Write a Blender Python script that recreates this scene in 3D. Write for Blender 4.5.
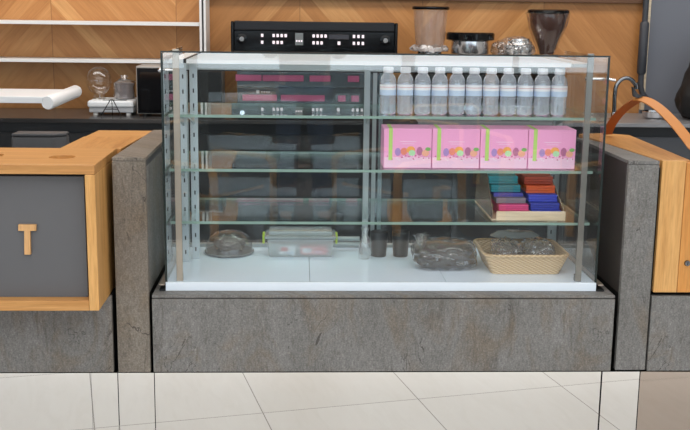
import bpy, bmesh, math, random
from mathutils import Vector, Matrix, noise
random.seed(7)
S = bpy.context.scene
for o in list(bpy.data.objects): bpy.data.objects.remove(o)
COL = S.collection
PI = math.pi

# ------------------------------------------------------------------ camera
cam_d = bpy.data.cameras.new('camera'); cam = bpy.data.objects.new('camera', cam_d); COL.objects.link(cam)
YAW, PITCH, ROLL, FPX = 0.0450, 0.1956, 0.0130, 1033.05
fw = Vector((math.sin(YAW)*math.cos(PITCH), math.cos(YAW)*math.cos(PITCH), -math.sin(PITCH)))
r0 = Vector((math.cos(YAW), -math.sin(YAW), 0)); u0 = r0.cross(fw)
rr = r0*math.cos(ROLL)+u0*math.sin(ROLL); uu = -r0*math.sin(ROLL)+u0*math.cos(ROLL)
M = Matrix(((rr.x, uu.x, -fw.x, 0), (rr.y, uu.y, -fw.y, -3.15), (rr.z, uu.z, -fw.z, 1.45), (0, 0, 0, 1)))
cam.matrix_world = M
cam_d.sensor_fit = 'HORIZONTAL'; cam_d.sensor_width = 36; cam_d.lens = FPX/690*36
cam_d.clip_start = 0.02; cam_d.clip_end = 100
S.camera = cam

# ------------------------------------------------------------------ world and light
w = bpy.data.worlds.new('sky'); S.world = w; w.use_nodes = True
bg = w.node_tree.nodes['Background']
bg.inputs[0].default_value = (0.76, 0.89, 1.0, 1); bg.inputs[1].default_value = 2.7

def area(name, loc, rot, sx, sy, power, col=(1, 1, 1), portal=False):
    d = bpy.data.lights.new(name, 'AREA'); d.shape = 'RECTANGLE'; d.size = sx; d.size_y = sy
    d.energy = power; d.color = col
    o = bpy.data.objects.new(name, d); o.location = loc; o.rotation_euler = rot; COL.objects.link(o)
    if portal: d.cycles.is_portal = True
    return o
area('window_daylight', (0, -8.15, 1.55), (PI/2, 0, 0), 11.6, 2.9, 1, portal=True)
area('ceiling_light_front', (0.2, -3.2, 3.16), (0, 0, 0), 6.0, 5.0, 140, (1.0, 0.98, 0.95))
area('chair_fill_light', (0.0, -2.9, 3.14), (math.radians(-28), 0, 0), 5.0, .5, 60, (1.0, 0.96, 0.90))  # unseen fill lamp added to brighten the reflected armchairs
area('ceiling_light_counter', (0.0, 1.45, 3.16), (0, 0, 0), 6.0, 0.7, 72, (1.0, 0.97, 0.93))

S.cycles.transparent_max_bounces = 48; S.cycles.max_bounces = 16; S.cycles.glossy_bounces = 8
S.view_settings.view_transform = 'Standard'; S.view_settings.look = 'None'
S.view_settings.gamma = 1; S.view_settings.use_curve_mapping = False
S.view_settings.exposure = 0.29

# ------------------------------------------------------------------ materials
def lin(c):
    return tuple(((v/255)/12.92 if v/255 <= 0.04045 else ((v/255+0.055)/1.055)**2.4) for v in c)
def rgba(c): return lin(c)+(1,)
MATS = {}
def mat(name, c, rough=0.5, metal=0.0, spec=0.5, emit=None, es=0, coat=0):
    if name in MATS: return MATS[name]
    m = bpy.data.materials.new(name); m.use_nodes = True
    b = m.node_tree.nodes['Principled BSDF']
    b.inputs['Base Color'].default_value = rgba(c); b.inputs['Roughness'].default_value = rough
    b.inputs['Metallic'].default_value = metal; b.inputs['Specular IOR Level'].default_value = spec
    b.inputs['Coat Weight'].default_value = coat
    if emit: b.inputs['Emission Color'].default_value = rgba(emit); b.inputs['Emission Strength'].default_value = es
    MATS[name] = m; return m
class NT:
    def __init__(s, m): s.t = m.node_tree; s.b = s.t.nodes.get('Principled BSDF')
    def n(s, typ, **k):
        x = s.t.nodes.new(typ)
        for a, v in k.items(): setattr(x, a, v)
        return x
    def l(s, a, b): s.t.links.new(a, b)
    def math(s, op, a, b=None, c=None):
        x = s.n('ShaderNodeMath', operation=op)
        for i, v in enumerate((a, b, c)):
            if v is None: continue
            if isinstance(v, (int, float)): x.inputs[i].default_value = v
            else: s.l(v, x.inputs[i])
        return x.outputs[0]
    def comb(s, a, b, c):
        x = s.n('ShaderNodeCombineXYZ')
        for i, v in enumerate((a, b, c)):
            if isinstance(v, (int, float)): x.inputs[i].default_value = v
            else: s.l(v, x.inputs[i])
        return x.outputs[0]
    def noise(s, vec, scale, detail=4, rough=0.55, dist=0):
        x = s.n('ShaderNodeTexNoise'); s.l(vec, x.inputs['Vector'])
        x.inputs['Scale'].default_value = scale; x.inputs['Detail'].default_value = detail
        x.inputs['Roughness'].default_value = rough; x.inputs['Distortion'].default_value = dist
        return x.outputs['Fac']
    def ramp(s, fac, stops):
        x = s.n('ShaderNodeValToRGB'); s.l(fac, x.inputs[0]); e = x.color_ramp.elements
        while len(e) < len(stops): e.new(0.5)
        for q, (p, c) in zip(e, stops): q.position = p; q.color = rgba(c)
        return x.outputs[0]
    def mix(s, fac, a, b, blend='MIX'):
        x = s.n('ShaderNodeMix', data_type='RGBA', blend_type=blend)
        for sock, v in ((x.inputs[0], fac), (x.inputs[6], a), (x.inputs[7], b)):
            if isinstance(v, (int, float)): sock.default_value = v
            elif isinstance(v, tuple): sock.default_value = rgba(v)
            else: s.l(v, sock)
        return x.outputs[2]
    def xyz(s, kind='Object'):
        c = s.n('ShaderNodeTexCoord'); x = s.n('ShaderNodeSeparateXYZ'); s.l(c.outputs[kind], x.inputs[0])
        return c.outputs[kind], x.outputs[0], x.outputs[1], x.outputs[2]
    def bump(s, h, strength=0.2, dist=0.002):
        x = s.n('ShaderNodeBump'); x.inputs['Strength'].default_value = strength; x.inputs['Distance'].default_value = dist
        s.l(h, x.inputs['Height']); s.l(x.outputs[0], s.b.inputs['Normal'])

def stone_mat(name, c1, c2, c3, off):
    m = mat(name, c1, 0.62, spec=0.35); t = NT(m); v, x, y, z = t.xyz()
    xs = t.math('ADD', t.math('ADD', x, y), off)
    big = t.noise(t.comb(t.math('MULTIPLY', xs, 3.0), 0, t.math('MULTIPLY', z, 1.5)), 1.6, 4, .6, .6)
    streak = t.noise(t.comb(t.math('MULTIPLY', xs, 22), off, t.math('MULTIPLY', z, 4.0)), 1.0, 6, .68, 1.2)
    speck = t.noise(v, 190, 3, .7)
    weave = t.noise(t.comb(t.math('MULTIPLY', xs, 140), y, t.math('MULTIPLY', z, 60)), 1.0, 3, .7)
    base = t.mix(t.ramp(big, [(.35, (0, 0, 0)), (.65, (255, 255, 255))]), c1, c2)
    base = t.mix(t.ramp(streak, [(.28, (210, 210, 210)), (.46, (0, 0, 0))]), base, c3)
    warm = t.noise(t.comb(t.math('MULTIPLY', xs, 6), 3.1+off, t.math('MULTIPLY', z, 3.5)), 1.0, 5, .62, 1.4)
    base = t.mix(t.math('MULTIPLY', t.ramp(warm, [(.50, (0, 0, 0)), (.68, (255, 255, 255))]), .42), base, (140, 118, 90))
    vein = t.noise(t.comb(t.math('MULTIPLY', xs, 6.5), 9.7+off, t.math('MULTIPLY', z, 2.6)), 1.0, 4, .55, 1.2)
    vl = t.math('LESS_THAN', t.math('ABSOLUTE', t.math('SUBTRACT', vein, .57)), .0042)
    vm = t.ramp(t.noise(t.comb(t.math('MULTIPLY', xs, 5), 21+off, t.math('MULTIPLY', z, 4)), 1.0, 2, .5), [(.46, (0, 0, 0)), (.56, (255, 255, 255))])
    base = t.mix(t.math('MULTIPLY', t.math('MULTIPLY', vl, vm), .62), base, (58, 50, 44))
    sp = t.ramp(speck, [(.36, (150, 150, 150)), (.5, (190, 190, 190)), (.66, (255, 255, 255))])
    base = t.mix(.55, base, sp, 'MULTIPLY')
    wv = t.ramp(weave, [(.3, (150, 150, 150)), (.7, (255, 255, 255))])
    base = t.mix(.5, base, wv, 'MULTIPLY')
    t.l(base, t.b.inputs['Base Color'])
    t.bump(t.math('ADD', t.math('MULTIPLY', speck, .6), t.math('ADD', weave, streak)), .35, .0015)
    return m
STONE = stone_mat('slate_veneer', (156, 154, 152), (134, 132, 129), (98, 91, 84), 0)
STONE_B = stone_mat('slate_veneer_brown', (156, 147, 136), (142, 132, 121), (96, 88, 80), 4.3)

def wood_mat(name, ca, cb, cc, axis='x', rough=.42):
    m = mat(name, ca, rough, spec=.4); t = NT(m); v, x, y, z = t.xyz()
    d = {'x': (2.2, 34, 34), 'y': (34, 2.2, 34), 'z': (34, 34, 2.2)}[axis]
    g = t.noise(t.comb(t.math('MULTIPLY', x, d[0]), t.math('MULTIPLY', y, d[1]), t.math('MULTIPLY', z, d[2])), 1.0, 5, .6, .5)
    f = t.noise(t.comb(t.math('MULTIPLY', x, d[0]*5), t.math('MULTIPLY', y, d[1]*6), t.math('MULTIPLY', z, d[2]*6)), 1.0, 2, .6)
    base = t.ramp(g, [(.28, cc), (.46, ca), (.68, cb)])
    base = t.mix(.35, base, t.ramp(f, [(.3, (190, 180, 165)), (.6, (255, 255, 255))]), 'MULTIPLY')
    t.l(base, t.b.inputs['Base Color']); t.bump(f, .08, .001)
    return m
OAK_X = wood_mat('oak_horizontal', (194, 141, 82), (204, 153, 94), (178, 124, 68), 'x')
OAK_Z = wood_mat('oak_vertical', (212, 160, 96), (222, 172, 108), (194, 140, 78), 'z')
OAK_Y = wood_mat('oak_deep', (190, 135, 76), (200, 148, 88), (174, 118, 62), 'y')
OAK_DOOR = wood_mat('oak_door', (206, 140, 70), (216, 154, 84), (184, 118, 54), 'z')
CHAIRWOOD = wood_mat('bent_beech', (250, 190, 112), (252, 202, 128), (240, 172, 96), 'x')
PALEWOOD = wood_mat('pale_board', (226, 206, 176), (232, 214, 188), (210, 186, 152), 'x')

def chevron_mat():
    m = mat('chevron_oak_panel', (186, 122, 66), .45, spec=.35); t = NT(m); v, x, y, z = t.xyz()
    P = 1.354
    k = t.math('MODULO', t.math('ADD', x, .002+P*20), P)               # 0 at a peak
    d = t.math('MINIMUM', k, t.math('SUBTRACT', P, k))
    sl = 1.1
    u = t.math('ADD', z, t.math('MULTIPLY', d, sl))                    # across the boards
    a = t.math('SUBTRACT', t.math('MULTIPLY', z, sl), d)               # along the boards
    pid = t.math('FLOOR', t.math('MULTIPLY', u, 1/.105))
    panel = t.math('FLOOR', t.math('MULTIPLY', t.math('ADD', x, .002+P*20), 2/P))
    wn = t.n('ShaderNodeTexWhiteNoise', noise_dimensions='3D'); t.l(t.comb(pid, panel, 3.0), wn.inputs['Vector'])
    g = t.noise(t.comb(t.math('MULTIPLY', u, 16), t.math('MULTIPLY', a, 1.3), panel), 1.0, 5, .62, .7)
    f = t.noise(t.comb(t.math('MULTIPLY', u, 120), t.math('MULTIPLY', a, 6), panel), 1.0, 3, .6)
    tone = t.math('ADD', t.math('MULTIPLY', wn.outputs['Value'], .42), t.math('MULTIPLY', g, .6))
    base = t.ramp(tone, [(.18, (170, 114, 62)), (.5, (192, 134, 78)), (.82, (214, 162, 104))])
    base = t.mix(.3, base, t.ramp(f, [(.3, (190, 180, 170)), (.62, (255, 255, 255))]), 'MULTIPLY')
    seam = t.math('LESS_THAN', t.math('MINIMUM', d, t.math('ABSOLUTE', t.math('SUBTRACT', d, P/2))), .0022)
    base = t.mix(t.math('MULTIPLY', seam, .45), base, (92, 58, 30))
    t.l(base, t.b.inputs['Base Color']); return m
CHEV = chevron_mat()

def tile_mat():
    m = mat('floor_tile', (212, 206, 198), .38, spec=.35); t = NT(m); v, x, y, z = t.xyz()
    th = .2237; c, s = math.cos(th), math.sin(th)
    px = t.math('ADD', x, .130); py = t.math('ADD', y, .420)
    a = t.math('ADD', t.math('MULTIPLY', px, s/.6), t.math('MULTIPLY', py, c/.6))
    b = t.math('SUBTRACT', t.math('MULTIPLY', px, c/.6), t.math('MULTIPLY', py, s/.6))
    fa = t.math('ABSOLUTE', t.math('SUBTRACT', t.math('FRACT', t.math('ADD', a, 40.5)), .5))
    fb = t.math('ABSOLUTE', t.math('SUBTRACT', t.math('FRACT', t.math('ADD', b, 40.5)), .5))
    g = t.math('LESS_THAN', t.math('MINIMUM', fa, fb), .0032)
    wn = t.n('ShaderNodeTexWhiteNoise', noise_dimensions='2D')
    t.l(t.comb(t.math('FLOOR', t.math('ADD', a, 40.0)), t.math('FLOOR', t.math('ADD', b, 40.0)), 0), wn.inputs['Vector'])
    nz = t.noise(t.comb(t.math('MULTIPLY', a, 1.2), t.math('MULTIPLY', b, 6), wn.outputs['Value']), 2.0, 5, .6, .8)
    base = t.ramp(nz, [(.3, (200, 196, 190)), (.5, (204, 200, 195)), (.72, (206, 203, 198))])
    base = t.mix(t.math('MULTIPLY', wn.outputs['Value'], .25), base, (192, 186, 178))
    base = t.mix(g, base, (128, 120, 112))
    t.l(base, t.b.inputs['Base Color']); return m
TILE = tile_mat()

def thin_glass(name, tint=(246, 250, 250), k=1.0, rough=0.0, milk=0.0, milkc=(230, 235, 238)):
    m = bpy.data.materials.new(name); m.use_nodes = True; t = m.node_tree; t.nodes.clear()
    out = t.nodes.new('ShaderNodeOutputMaterial'); tr = t.nodes.new('ShaderNodeBsdfTransparent'); tr.inputs[0].default_value = rgba(tint)
    gl = t.nodes.new('ShaderNodeBsdfGlossy'); gl.inputs['Roughness'].default_value = rough; gl.inputs['Color'].default_value = (1, 1, 1, 1)
    fr = t.nodes.new('ShaderNodeFresnel'); ge = t.nodes.new('ShaderNodeNewGeometry')
    mm = t.nodes.new('ShaderNodeMath'); mm.operation = 'MULTIPLY_ADD'          # ior 1.5 outside, 1/1.5 inside
    t.links.new(ge.outputs['Backfacing'], mm.inputs[0]); mm.inputs[1].default_value = 1/1.5-1.5; mm.inputs[2].default_value = 1.5
    t.links.new(mm.outputs[0], fr.inputs['IOR'])
    mk = t.nodes.new('ShaderNodeMath'); mk.operation = 'MULTIPLY'; mk.use_clamp = True; mk.inputs[1].default_value = k
    t.links.new(fr.outputs[0], mk.inputs[0])
    mx = t.nodes.new('ShaderNodeMixShader'); t.links.new(mk.outputs[0], mx.inputs[0])
    src = tr.outputs[0]
    if milk:
        df = t.nodes.new('ShaderNodeBsdfDiffuse'); df.inputs[0].default_value = rgba(milkc)
        m2 = t.nodes.new('ShaderNodeMixShader'); m2.inputs[0].default_value = milk
        t.links.new(src, m2.inputs[1]); t.links.new(df.outputs[0], m2.inputs[2]); src = m2.outputs[0]
    t.links.new(src, mx.inputs[1]); t.links.new(gl.outputs[0], mx.inputs[2]); t.links.new(mx.outputs[0], out.inputs[0])
    return m
PANE = thin_glass('case_glass', (253, 254, 254), .95)
DOORPANE = thin_glass('door_glass', (240, 244, 244), .6, .0, .0, (150, 160, 162))
SHELFGLASS = thin_glass('shelf_glass', (248, 252, 250), 1.0)
BOTTLE = thin_glass('bottle_plastic', (248, 250, 254), 2.6, .06, .23, (238, 246, 255))
CLEARJAR = thin_glass('clear_jar', (250, 250, 248), 1.6, .02)
BOXPLASTIC = thin_glass('box_plastic', (240, 244, 244), 1.4, .08, .30, (225, 232, 235))
WRAP = thin_glass('plastic_wrap', (246, 246, 247), 3.0, .06, .06, (220, 222, 226))
DARKWRAP = thin_glass('dark_plastic_wrap', (226, 224, 223), 2.2, .08, .03, (150, 148, 147))
EDGE = mat('ground_glass_edge', (22, 34, 32), .25)
SHELFEDGE = mat('shelf_glass_edge', (138, 164, 154), .25)

WHITE = mat('white_lacquer', (236, 239, 242), .35)
def opal(name, c, k):
    m = mat(name, c, .35); n = m.node_tree; out = [x for x in n.nodes if x.type == 'OUTPUT_MATERIAL'][0]
    tl = n.nodes.new('ShaderNodeBsdfTranslucent'); tl.inputs[0].default_value = (.96, .98, 1, 1); mx = n.nodes.new('ShaderNodeMixShader'); mx.inputs[0].default_value = k
    n.links.new(n.nodes['Principled BSDF'].outputs[0], mx.inputs[1]); n.links.new(tl.outputs[0], mx.inputs[2]); n.links.new(mx.outputs[0], out.inputs[0]); return m
OPAL = opal('opal_glass', (238, 241, 244), .72)
WHITEFLOOR = mat('white_laminate', (224, 238, 254), .25)
SHELFWHITE = mat('white_powdercoat', (228, 226, 224), .45)
STEEL = mat('brushed_steel', (176, 164, 150), .34, .7)
ALU = mat('grey_aluminium', (168, 176, 178), .42, .35)
UPR = mat('pale_upright', (196, 206, 212), .4, .2)
CHROME = mat('chrome', (222, 222, 224), .08, 1)
DARKCHROME = mat('dark_chrome', (120, 122, 126), .14, 1)
MIRROR = mat('mirror_plinth', (238, 237, 235), .015, 1)
MIRROR_R = mat('mirror_plinth_reflection_tint', (190, 178, 168), .05, 1)  # beige tint painted in for a darker reflection in the right plinth
BLACK = mat('black_matt', (16, 16, 17), .6)
BLACKGLOSS = mat('black_gloss', (12, 12, 14), .12, spec=.25)
GAP = mat('black_gap', (10, 10, 10), .9)
GREYPANEL = mat('dark_grey_panel', (92, 92, 95), .6)
WORKTOP = mat('dark_worktop', (64, 62, 62), .22)
BACKBODY = mat('dark_cabinet', (44, 46, 50), .5)
GREYBIN = mat('grey_bin', (74, 75, 78), .6)
WALLGREY = mat('grey_wall_paint', (112, 115, 124), .7)
WALLWHITE = mat('white_wall_paint', (226, 224, 220), .8)
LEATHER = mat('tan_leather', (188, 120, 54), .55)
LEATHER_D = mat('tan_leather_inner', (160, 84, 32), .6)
RUBBER = mat('grey_hose', (58, 60, 66), .5)
LABELW = mat('label_white', (240, 240, 244), .4)
LABELB = mat('label_blue', (196, 214, 236), .4)
LABELR = mat('label_red', (214, 150, 150), .4)
CAPW = mat('cap_white', (240, 242, 246), .4)
PINK = mat('carton_pink', (246, 168, 212), .4)
PINKL = mat('carton_pale_pink', (250, 206, 230), .4)
GREEN = mat('ribbon_green', (186, 218, 116), .45)
SMOKE = mat('brown_hopper', (74, 40, 27), .15, coat=.3)

# ------------------------------------------------------------------ mesh helpers
def wloc(p):
    v = Vector((0, 0, 0))
    while p is not None: v += p.location; p = p.parent
    return v
class MB:
    def __init__(s): s.bm = bmesh.new()
    def _mat(s, faces, mi):
        for f in faces: f.material_index = mi
    def _take(s, tmp, mi):
        for f in tmp.faces: f.material_index = mi if f.material_index == 0 else f.material_index
        me = bpy.data.meshes.new('t'); tmp.to_mesh(me); tmp.free(); s.bm.from_mesh(me); bpy.data.meshes.remove(me)
    def box(s, x0, x1, y0, y1, z0, z1, bev=0.0, mi=0, seg=2, rz=0, about=None):
        t = bmesh.new(); bmesh.ops.create_cube(t, size=1)
        for v in t.verts: v.co = Vector(((x0+x1)/2+v.co.x*(x1-x0), (y0+y1)/2+v.co.y*(y1-y0), (z0+z1)/2+v.co.z*(z1-z0)))
        if bev: bmesh.ops.bevel(t, geom=list(t.edges), offset=bev, segments=seg, profile=.5, affect='EDGES')
        if rz:
            c = Vector(about) if about else Vector(((x0+x1)/2, (y0+y1)/2, 0))
            bmesh.ops.rotate(t, verts=t.verts, cent=c, matrix=Matrix.Rotation(rz, 3, 'Z'))
        s._take(t, mi); return s
    def prism(s, pts, h, axis='z', at=0, bev=0.0, mi=0):
        """polygon pts in the plane normal to axis, extruded from at to at+h"""
        t = bmesh.new()
        def P(a, b, c): return {'z': (a, b, c), 'y': (a, c, b), 'x': (c, a, b)}[axis]
        lo = [t.verts.new(P(a, b, at)) for a, b in pts]; hi = [t.verts.new(P(a, b, at+h)) for a, b in pts]
        n = len(pts); t.faces.new(lo); t.faces.new(hi)
        for i in range(n): t.faces.new((lo[i], lo[(i+1) % n], hi[(i+1) % n], hi[i]))
        bmesh.ops.recalc_face_normals(t, faces=t.faces)
        if bev: bmesh.ops.bevel(t, geom=list(t.edges), offset=bev, segments=2, profile=.5, affect='EDGES')
        s._take(t, mi); return s
    def lathe(s, prof, c=(0, 0, 0), seg=24, mi=0, cap=True, sx=1, sy=1):
        t = bmesh.new(); rings = []
        for r, z in prof:
            rings.append([t.verts.new((c[0]+sx*r*math.cos(2*PI*i/seg), c[1]+sy*r*math.sin(2*PI*i/seg), c[2]+z)) for i in range(seg)])
        for a, b in zip(rings, rings[1:]):
            for i in range(seg): t.faces.new((a[i], a[(i+1) % seg], b[(i+1) % seg], b[i]))
        if cap: t.faces.new(rings[0][::-1]); t.faces.new(rings[-1])
        bmesh.ops.recalc_face_normals(t, faces=t.faces)
        s._take(t, mi); return s
    def tube(s, pts, r, seg=12, mi=0, rads=None):
        t = bmesh.new(); pts = [Vector(p) for p in pts]; rings = []; n = len(pts)
        up = None
        for i, p in enumerate(pts):
            d = (pts[min(i+1, n-1)]-pts[max(i-1, 0)]).normalized()
            if up is None:
                up = Vector((0, 0, 1)) if abs(d.z) < .9 else Vector((0, 1, 0))
            a = (up-d*up.dot(d)).normalized(); b = d.cross(a); up = a
            q = rads[i] if rads else r
            rings.append([t.verts.new(p+q*(a*math.cos(2*PI*k/seg)+b*math.sin(2*PI*k/seg))) for k in range(seg)])
        for a, b in zip(rings, rings[1:]):
            for i in range(seg): t.faces.new((a[i], a[(i+1) % seg], b[(i+1) % seg], b[i]))
        t.faces.new(rings[0][::-1]); t.faces.new(rings[-1])
        bmesh.ops.recalc_face_normals(t, faces=t.faces)
        s._take(t, mi); return s
    def ribbon(s, pts, wid, th, wdir=(0, 1, 0), mi=0):
        t = bmesh.new(); pts = [Vector(p) for p in pts]; n = len(pts); R = []
        for i, p in enumerate(pts):
            d = (pts[min(i+1, n-1)]-pts[max(i-1, 0)]).normalized(); wv = Vector(wdir[i] if isinstance(wdir, list) else wdir)
            wv = (wv-d*wv.dot(d)).normalized(); nn = d.cross(wv)
            R.append([t.verts.new(p+wv*wid/2*a+nn*th/2*b) for a, b in ((-1, -1), (1, -1), (1, 1), (-1, 1))])
        for a, b in zip(R, R[1:]):
            for i in range(4): t.faces.new((a[i], a[(i+1) % 4], b[(i+1) % 4], b[i]))
        t.faces.new(R[0][::-1]); t.faces.new(R[-1]); bmesh.ops.recalc_face_normals(t, faces=t.faces)
        s._take(t, mi); return s
    def blob(s, c, size, sub=4, amp=.12, freq=6, mi=0, flat=None, sq=3.2, seed=0):
        """rounded, crumpled pillow: a superellipsoid roughened with folds; flat = resting height"""
        t = bmesh.new(); bmesh.ops.create_icosphere(t, subdivisions=sub, radius=1)
        for v in t.verts:
            d = v.co.normalized(); k = (abs(d.x)**sq+abs(d.y)**sq+abs(d.z)**sq)**(-1/sq); p = d*k
            nz = noise.fractal(Vector((p.x+seed, p.y, p.z))*freq*.35, 1.0, 2.0, 3)
            rd = abs(noise.noise(Vector((p.x*1.3+seed, p.y*1.3, p.z*1.3))*freq*.5))
            p = p*(1+amp*(nz*.6-rd))
            q = Vector((c[0]+p.x*size[0], c[1]+p.y*size[1], c[2]+p.z*size[2]))
            if flat is not None and q.z < flat: q.z = flat
            v.co = q
        s._take(t, mi); return s
    def build(s, name, mats, parent=None, loc=None, smooth=None):
        if not isinstance(mats, (list, tuple)): mats = [mats]
        off = Vector(loc) if loc is not None else (wloc(parent) if parent else Vector((0, 0, 0)))
        bmesh.ops.translate(s.bm, verts=s.bm.verts, vec=-off)
        me = bpy.data.meshes.new(name); s.bm.to_mesh(me); s.bm.free()
        for m in mats: me.materials.append(m)
        if smooth is not None:
            for p in me.polygons: p.use_smooth = True
            me.set_sharp_from_angle(angle=math.radians(smooth))
        o = bpy.data.objects.new(name, me); COL.objects.link(o)
        if parent: o.parent = parent
        elif loc is not None: o.location = loc
        return o
def tag(o, label, cat, group=None, kind=None):
    o['label'] = label; o['category'] = cat
    if group: o['group'] = group
    if kind: o['kind'] = kind
    return o
def thing(name, loc, label, cat, group=None):
    o = bpy.data.objects.new(name, None); o.location = loc; o.empty_display_size = .05; COL.objects.link(o)
    return tag(o, label, cat, group)
def struct(o, label=None):
    o['kind'] = 'structure'
    return o
def dup(root, loc):
    r = root.copy(); COL.objects.link(r); r.location = loc
    for ch in list(root.children):
        c = ch.copy(); COL.objects.link(c); c.parent = r
        for g in list(ch.children):
            d = g.copy(); COL.objects.link(d); d.parent = c
    return r
def fit_edge(mb, dark, mi=1):
    """faces whose normal lies along an axis in dark get material mi"""
    mb.bm.normal_update()
    for f in mb.bm.faces:
        for ax in dark:
            if abs(f.normal[ax]) > .9: f.material_index = mi
    return mb

# ------------------------------------------------------------------ the setting
X0, X1, YB, YF, ZC = -6.0, 6.0, 2.65, -8.2, 3.2
struct(MB().box(X0, X1, YF, YB+.1, -.1, 0).build('floor', TILE))
struct(MB().box(X0, X1, YF, YB+.1, ZC, ZC+.1).build('ceiling', WALLWHITE))
struct(MB().box(X0, 1.925, YB, YB+.1, 0, ZC).build('wall_back', CHEV))
struct(MB().box(1.945, X1, YB-.02, YB+.1, 0, ZC).build('wall_right_back', WALLGREY))
struct(MB().box(1.925, 1.945, YB-.03, YB+.1, .92, ZC).build('trim_1', PALEWOOD))
struct(MB().box(X0-.1, X0, YF, YB+.1, 0, ZC).build('wall_left', WALLWHITE))
struct(MB().box(X1, X1+.1, YF, YB+.1, 0, ZC).build('wall_right', WALLWHITE))
struct(MB().box(X0, X1, YF-.1, YF, 2.95, ZC).box(X0, X1, YF-.1, YF, 0, .12).build('wall_front', WALLWHITE))
for i in range(5):
    a = X0+i*2.4; b = a+2.4; f = MB()
    for q in ((a, a+.07), (b-.07, b), ((a+b)/2-.03, (a+b)/2+.03)): f.box(q[0], q[1], YF-.09, YF-.01, .12, 2.95)
    f.box(a, b, YF-.09, YF-.01, .12, .2).box(a, b, YF-.09, YF-.01, 2.88, 2.95).box(a, b, YF-.09, YF-.01, 1.05, 1.12)
    struct(f.build('window_%d' % (i+1), BACKBODY))

struct(MB().box(-.49, 1.92, YB-.035, YB-.0005, 1.508, 1.58, .002).build('top_shade_strip', mat('shade_brown', (96, 62, 36), .5)))  # dark strip standing in for the shade at the top of the wall

# ------------------------------------------------------------------ the counter: stone clad modules on mirror plinths
ZP, ZB, ZM = 1.001, .565, .313
def plinth(parent, x0, x1, m=MIRROR, y=.004, rz=0):
    b = MB().box(x0, x1, y, y+.012, .002, ZM-.004, rz=rz, about=(x0, y, 0))
    return b.build('mirror_plinth', m, parent)

# central base under the display case
t = thing('stone_counter', (.27, .3, 0), 'low grey stone base with mirrored plinth carrying the glass display case', 'counter')
MB().box(-.4613, 1.0108, 0, .02, ZM, .5535, .0015).build('front_panel', STONE, t)
MB().box(-.4613, 1.0108, .004, .70, .5565, ZB, .001).build('top_slab', STONE, t)
MB().box(-.455, 1.004, .022, .70, .05, .5555).build('carcass', GAP, t)
plinth(t, -.4585, .9815)
# left pillar
t = thing('stone_pillar', (-.52, .3, 0), 'brownish grey stone pillar between the wooden box and the glass case', 'counter')
MB().box(-.5724, -.4706, 0, .02, ZM, ZP-.0115, .0015).build('front_panel', STONE_B, t)
MB().prism([(-.5724, .002), (-.4706, .002), (-.4706, .74), (-.548, .74)], .0105, 'z', ZP-.0105, .001).build('top_slab', STONE_B, t)
MB().box(-.4826, -.4706, .021, .74, ZB+.004, ZP-.030, .001).build('side_panel', STONE, t)
MB().box(-.4826, -.4709, .021, .74, ZP-.030, ZP-.0108).build('edge_band', mat('slate_edge', (62, 62, 64), .6), t)
MB().box(-.542, -.484, .022, .73, .05, ZP-.0115).build('carcass', GAP, t)
plinth(t, -.5740, -.4612)
# right pillar
t = thing('stone_pillar', (1.075, .3, 0), 'grey stone pillar between the glass case and the oak cupboard', 'counter')
MB().box(1.0262, 1.1235, 0, .02, ZM+.003, ZP-.0115, .0015).build('front_panel', STONE, t)
MB().prism([(1.0262, .002), (1.1235, .002), (1.079, .444), (1.03, .60), (1.018, .60)], .0105, 'z', ZP-.0105, .0008).build('top_slab', STONE, t)
MB().box(1.0262, 1.038, .021, .60, ZB+.004, ZP-.0108, .001).build('side_panel', mat('shaded_slate', (52, 46, 43), .7), t)  # shade on this inner side is put into the stone colour
MB().prism([(1.0385, .022), (1.113, .022), (1.068, .43), (1.04, .58)], ZP-.0115-.05, 'z', .05).build('carcass', GAP, t)
plinth(t, .9865, 1.1085)
# left base under the wooden box
t = thing('stone_counter', (-1.4, .3, 0), 'grey stone base under the oak box with the letter T', 'counter')
MB().box(-2.4, -.5870, 0, .02, ZM, .562, .0015).build('front_panel', STONE, t)
MB().box(-2.4, -.593, .022, .20, .05, .5600).build('carcass', GAP, t)
plinth(t, -2.4, -.6600); plinth(t, -.6592, -.5768)
# right base under the oak cupboard
t = thing('stone_counter', (1.8, .3, 0), 'grey stone base under the oak cupboard with a lock', 'counter')
MB().box(1.1300, 2.5, 0, .02, ZM, .5640, .0015).build('front_panel', STONE, t)
MB().box(1.137, 2.5, .022, .60, .05, .5625).build('carcass', GAP, t)
plinth(t, 1.1115, 2.5, MIRROR_R, .004, math.radians(-1.3))

# oak box with dark panel and letter T
t = thing('counter_box', (-1.4, .1, .565), 'oak box projecting from the counter with a dark grey panel bearing a wooden letter T', 'cabinet')
XR = -.594
f = MB(); bx = MB()
f.box(XR-.029, XR, -.16, .20, .563, ZP-.0284, .002)                                      # right cheek
f.build('side_board', OAK_Z, t)
MB().box(-2.4, XR-.0295, -.16, -.002, .5625, .594, .002).build('bottom_board', OAK_X, t)
tp = MB().box(-2.4, XR, -.1585, .21, ZP-.028, ZP, .002)
top = tp.build('top_board', OAK_X, t)
def hole(cx, cy, r):
    cut = MB().lathe([(r, -.022), (r, .05)], (cx, cy, ZP), 40).build('cutter', OAK_X, None)
    md = top.modifiers.new('hole', 'BOOLEAN'); md.operation = 'DIFFERENCE'; md.object = cut; md.solver = 'EXACT'
    bpy.context.view_layer.update(); dg = bpy.context.evaluated_depsgraph_get()
    me = bpy.data.meshes.new_from_object(top.evaluated_get(dg)); top.modifiers.clear(); old = top.data; top.data = me
    bpy.data.objects.remove(cut)
hole(-.722, .004, .040); hole(-.945, .03, .040)
MB().box(-2.4, XR-.0400, -.12, -.108, .5945, ZP-.0400).build('front_panel', GREYPANEL, t)
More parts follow.
